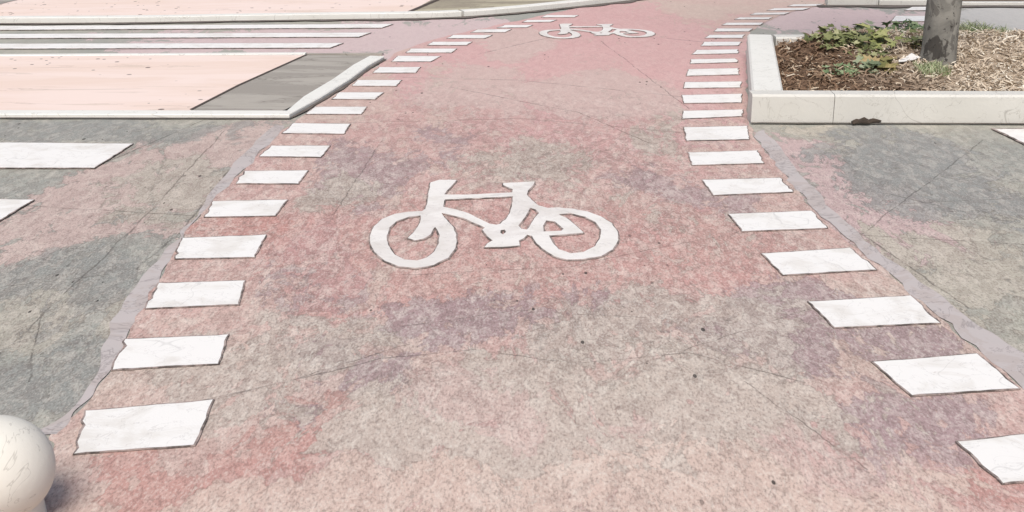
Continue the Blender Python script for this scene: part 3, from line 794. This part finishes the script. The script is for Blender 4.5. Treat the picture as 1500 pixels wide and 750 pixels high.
def plant(name, px0, px1, py, depth, hgt, count, size, mat, label, cat, lobed=True, seed=1, rise=.4):
    """low trailing plant: leaves on short stalks over the strip of soil between two photo columns"""
    r = random.Random(seed)
    a = at_soil(px0, py); b = at_soil(px1, py); cen = (a + b) / 2
    root = empty(name, (cen.x, cen.y, soil_z(cen.x, cen.y))); tag(root, label, cat, 'plants in the planting bed')
    lv, lf, sv, sf = [], [], [], []
    NR = 12
    for k in range(NR + 1):                                # the creeping runner all stalks leave from
        p = a.lerp(b, k / NR) + Vector((0, .06 * math.sin(k * 1.3), 0)); p.z = soil_z(p.x, p.y) + .012
        sv += [p + Vector((0, .006, 0)), p + Vector((0, -.004, .006)), p + Vector((0, -.004, -.006))]
    for k in range(NR):
        for j in range(3): sf.append((3 * k + j, 3 * k + 3 + j, 3 * k + 3 + (j + 1) % 3, 3 * k + (j + 1) % 3))
    for k in range(int(count * .62)):
        t = r.gauss(.5, .27); t = min(1, max(0, t))
        p = a.lerp(b, t) + Vector((0, r.uniform(-depth, depth) / 2, 0))
        p.z = soil_z(p.x, p.y)
        env = (1 - (2 * t - 1) ** 2 * .6)
        top = p + Vector((r.uniform(-.06, .06), r.uniform(-.06, .06), hgt * .62 * env * r.uniform(.2, 1)))
        rb = 3 * int(round(t * NR)); o_ = len(sv)
        sv += [p + Vector((.003, 0, 0)), p + Vector((-.003, 0, .002)), top + Vector((.002, 0, 0)), top + Vector((-.002, 0, 0))]
        sf += [(rb, rb + 1, o_ + 1, o_), (o_, o_ + 1, o_ + 3, o_ + 2)]
        az = r.uniform(0, 6.283); d = Vector((math.cos(az), math.sin(az) - .25, r.uniform(-.5, rise)))
        up = Vector((r.uniform(-.4, .4), r.uniform(-.7, .1), 1))
        joined_leaf(lv, lf, top, d, up, size * r.uniform(.6, 1.25), lobed)
    mesh('leaves', lv, lf, mat, root); mesh('stems', sv, sf, M_stem, root)
    return root
plant('ivy', 1192, 1262, 62, .5, .13, 130, .075, M_ivy, 'dark green ivy trailing over the back left of the mulch', 'ivy', seed=2)
plant('ground_cover', 1250, 1304, 54, .4, .16, 90, .085, M_sage, 'grey green leafy plant at the back of the bed between ivy and trunk', 'plant', seed=3)
plant('ground_cover', 1300, 1352, 53, .4, .20, 100, .08, M_bright, 'bright green leafy plant at the bed edge touching the left of the trunk', 'plant', seed=4)
plant('ivy', 1240, 1290, 78, .7, .09, 90, .065, M_ivy, 'sparse dull green ivy in the middle of the bed below the sage plant', 'ivy', seed=5)
plant('ivy', 1276, 1306, 74, .35, .17, 40, .10, M_lime, 'lime yellow ivy with broad leaves in the middle of the bed', 'ivy', seed=6)
plant('ivy', 1266, 1310, 101, .35, .08, 42, .10, M_gold, 'yellowing ivy with tan leaves near the front of the bed', 'ivy', seed=7)
plant('ground_cover', 1214, 1242, 107, .25, .06, 34, .07, M_bright, 'small green seedling patch in dark mulch at the bed front left', 'plant', seed=8)
plant('ground_cover', 1256, 1276, 103, .25, .10, 26, .08, M_sage, 'small pale green plant beside the yellowing ivy', 'plant', seed=9)
plant('ground_cover', 1200, 1240, 58, .3, .10, 60, .06, M_sage, 'low grey green plant in the far left corner of the mulch', 'plant', seed=21)
plant('ivy', 1330, 1352, 70, .3, .14, 40, .07, M_ivy, 'dark green ivy tuft pressed against the left side of the trunk', 'ivy', seed=12)
def grass_tuft(px0, px1, py, depth, hgt, count, label, seed):
    r = random.Random(seed); a = at_soil(px0, py); b = at_soil(px1, py); cen = (a + b) / 2
    gv, gf = [], []; org = Vector((cen.x, cen.y, soil_z(cen.x, cen.y)))
    for k in range(count):
        p = a.lerp(b, r.random()) + Vector((0, r.uniform(-depth, depth) / 2, 0)); p.z = soil_z(p.x, p.y)
        lean = Vector((r.uniform(-.6, .6), r.uniform(-.6, .6), 1)); h_ = hgt * r.uniform(.5, 1.1); w = r.uniform(.004, .009)
        sd_ = Vector((1, r.uniform(-.6, .6), 0)).normalized(); b0 = len(gv)
        for k2 in range(4):
            t = k2 / 3; q_ = p + Vector((lean.x * h_ * t * t, lean.y * h_ * t * t, h_ * t * (1 - .25 * t)))
            gv.append(q_ - sd_ * w * (1 - t * .9)); gv.append(q_ + sd_ * w * (1 - t * .9))
        for k2 in range(3): gf.append((b0 + 2 * k2, b0 + 2 * k2 + 1, b0 + 2 * k2 + 3, b0 + 2 * k2 + 2))
    o = mesh('grass_tuft', gv, gf, M_grass, origin=org); tag(o, label, 'grass', 'grass tufts in the planting bed')
grass_tuft(1346, 1386, 108, .25, .09, 260, 'pale green grass tuft in front of the tree trunk foot', 5)
grass_tuft(1408, 1446, 50, .3, .13, 200, 'pale grass tuft at the bed back just right of the trunk', 6)
grass_tuft(1450, 1482, 52, .3, .10, 140, 'thin straw grass tuft at the bed back near the right picture edge', 7)

# ------------------------------------------------------------------ tree
TB = at_soil(1373, 91); tr = empty('tree', (TB.x, TB.y, TB.z))
tag(tr, 'tree with smooth grey trunk and black blotches standing in the mulch bed', 'tree')
n = N('blotched_grey_bark', .85)
a = n.noise(5, 5, .65, .6, aniso=(1, 1, .6)); 
c = n.mix(n.step(a, .38, .62), col(122, 120, 114), col(158, 155, 147))
m1 = n.noise(13, 4, .6, .7, off=4, aniso=(1, 1, .7))
c = n.mix(n.math('MULTIPLY', n.step(m1, .56, .60), .6), c, col(88, 84, 80))
m2 = n.noise(34, 3, .6, .4, off=7)
c = n.mix(n.math('MULTIPLY', n.step(m2, .62, .66), .8), c, col(52, 48, 46))
spot = at(1361, 70, .15)
mp = n.t.nodes.new('ShaderNodeMapping'); mp.vector_type = 'TEXTURE'
mp.inputs['Location'].default_value = (TB.x - .06, TB.y - .12, .30); mp.inputs['Scale'].default_value = (.15, .16, .14)
n.put(mp.inputs['Vector'], n.P)
gr = n.t.nodes.new('ShaderNodeTexGradient'); gr.gradient_type = 'SPHERICAL'; n.put(gr.inputs[0], mp.outputs[0])
sv_ = n.math('ADD', gr.outputs['Fac'], n.math('MULTIPLY', n.math('SUBTRACT', n.noise(16, 5, .65, .5, off=2), .5), 2.2))
c = n.mix(n.math('MULTIPLY', n.step(sv_, .40, .56), .8), c, col(58, 54, 51))
n.bump(n.noise(18, 5, aniso=(1, 1, .3)), .5, .02)
M_bark = n.done(c)
def limb(vs, fs, pts, S=28, wob=.012):
    base = len(vs)
    for i, (p, r_) in enumerate(pts):
        p = Vector(p); q = Vector(pts[min(i + 1, len(pts) - 1)][0]); o_ = Vector(pts[max(i - 1, 0)][0]); d = (q - o_).normalized()
        s1 = d.cross(Vector((0, 1, 0))).normalized(); s2 = s1.cross(d)
        for k in range(S):
            an = 6.2832 * k / S; rr = r_ * (1 + wob * 6 * (noise.noise((math.cos(an) * 1.2 + p.x, math.sin(an) * 1.2 + p.y, p.z * 1.6))))
            vs.append(p + s1 * rr * math.cos(an) + s2 * rr * math.sin(an))
    for i in range(len(pts) - 1):
        for k in range(S): fs.append((base + i * S + k, base + (i + 1) * S + k, base + (i + 1) * S + (k + 1) % S, base + i * S + (k + 1) % S))
    fs.append(tuple(base + (len(pts) - 1) * S + k for k in range(S)))
vs = []; fs = []
tp = [((TB.x, TB.y, .08), .135), ((TB.x, TB.y, .2), .128), ((TB.x + .003, TB.y, .3), .121), ((TB.x + .006, TB.y, .5), .119), ((TB.x + .01, TB.y, .8), .117), ((TB.x + .02, TB.y, 1.4), .112), ((TB.x + .03, TB.y + .02, 2.2), .105), ((TB.x, TB.y + .05, 3.0), .09)]
limb(vs, fs, tp)
mesh('trunk', vs, fs, M_bark, tr, True)
top = Vector((TB.x, TB.y + .05, 2.95)); r = random.Random(11); ends = []
for k in range(5):
    an = k * 1.2566 + .3; e1 = top + Vector((math.cos(an) * .5, math.sin(an) * .5, .7)); e2 = e1 + Vector((math.cos(an) * .45, math.sin(an) * .45, .75))
    vs = []; fs = []; limb(vs, fs, [(top - Vector((0, 0, .1)), .06), (e1, .04), (e2, .015)], 12, .005); ends += [e1, e2]
    mesh('limb', vs, fs, M_bark, tr, True)
lv, lf = [], []
for k in range(1500):
    c_ = r.choice(ends); p = c_ + Vector((r.gauss(0, .33), r.gauss(0, .33), r.gauss(.15, .3)))
    joined_leaf(lv, lf, p, Vector((r.uniform(-1, 1), r.uniform(-1, 1), r.uniform(-.8, .3))), Vector((0, 0, 1)), r.uniform(.06, .11), False)
mesh('crown', lv, lf, M_bright, tr)

# ------------------------------------------------------------------ litter
n = N('white_paper', .7); M_paper = n.done(n.mix(n.noise(20), col(238, 236, 230), col(252, 250, 246)))
pa = at_soil(1316, 96); pb = at_soil(1350, 90); vs = []; fs = []
d = pb - pa; wv = Vector((-.08, .16, 0))
for j in range(5):
    for i in range(9):
        p = pa + d * (i / 8) + wv * (j / 4) * (i / 8) ** .6 * .6
        vs.append((p.x, p.y, soil_z(p.x, p.y) + .026 + .006 * noise.noise((p.x * 14, p.y * 14, 6))))
for j in range(4):
    for i in range(8): a_ = j * 9 + i; fs.append((a_, a_ + 1, a_ + 10, a_ + 9))
o = mesh('paper_scrap', vs, fs, M_paper, origin=Vector((pa.x, pa.y, soil_z(pa.x, pa.y))))
m = o.modifiers.new('thick', 'SOLIDIFY'); m.thickness = .003
tag(o, 'crumpled white paper scrap lying on the mulch left of the trunk', 'litter')
n = N('dead_leaf', .9); M_dead = n.done(n.mix(n.noise(30), col(40, 35, 32), col(92, 80, 70)))
def dead_leaf(px0, px1, py, h_, label):
    a = at(px0, py, 0.02); b = at(px1, py - 2, 0.02); d = b - a; L = d.length; vs = []; fs = []
    for j in range(6):
        for i in range(13):
            t = i / 12; k_ = j / 5; hh = h_ * (.35 + .65 * t) * (1 + .25 * math.sin(t * 19)) * min(1, 4 * t + .3) * min(1, 5 * (1 - t) + .35)
            p = a + d * t
            vs.append((p.x + .03 * k_ * t, p.y - .05 + .075 * k_ ** 2 + .012 * math.sin(t * 9 + k_ * 3), .014 + hh * k_))
    for j in range(5):
        for i in range(12): a_ = j * 13 + i; fs.append((a_, a_ + 1, a_ + 14, a_ + 13))
    o = mesh('dead_leaf', vs, fs, M_dead, smooth=True, origin=Vector((a.x, a.y, .012)))
    m = o.modifiers.new('thick', 'SOLIDIFY'); m.thickness = .003
    tag(o, label, 'leaf', 'dead leaves at the planter kerb')
dead_leaf(1247, 1285, 178, .058, 'curled dark dead leaf on the asphalt against the planter kerb')

# ------------------------------------------------------------------ light
W = bpy.data.worlds.new('World'); bpy.context.scene.world = W; W.use_nodes = True
nt = W.node_tree; bg = nt.nodes['Background']
sky = nt.nodes.new('ShaderNodeTexSky'); sky.sky_type = 'NISHITA'; sky.sun_disc = False
EL, AZ = R(55), R(-172)
sky.sun_elevation = EL; sky.sun_rotation = AZ; sky.air_density = 1; sky.dust_density = 4; sky.ozone_density = .6
nt.links.new(sky.outputs[0], bg.inputs[0]); bg.inputs['Strength'].default_value = .062
sd_ = bpy.data.lights.new('sun', 'SUN'); sd_.energy = 1.5; sd_.angle = R(30); sd_.color = (1, .97, .94)
so = bpy.data.objects.new('sun', sd_); C.objects.link(so); so.location = (0, 0, 20)
# direction towards the sun: azimuth measured like the sky texture (0 = +Y, clockwise)
dsun = Vector((math.sin(AZ) * math.cos(EL), math.cos(AZ) * math.cos(EL), math.sin(EL)))
so.rotation_euler = dsun.to_track_quat('Z', 'Y').to_euler()

sc = bpy.context.scene
sc.view_settings.view_transform = 'Standard'; sc.view_settings.look = 'None'; sc.view_settings.gamma = 1
sc.view_settings.use_curve_mapping = False; sc.view_settings.exposure = 0.80
sc.render.resolution_x = 1024; sc.render.resolution_y = 512
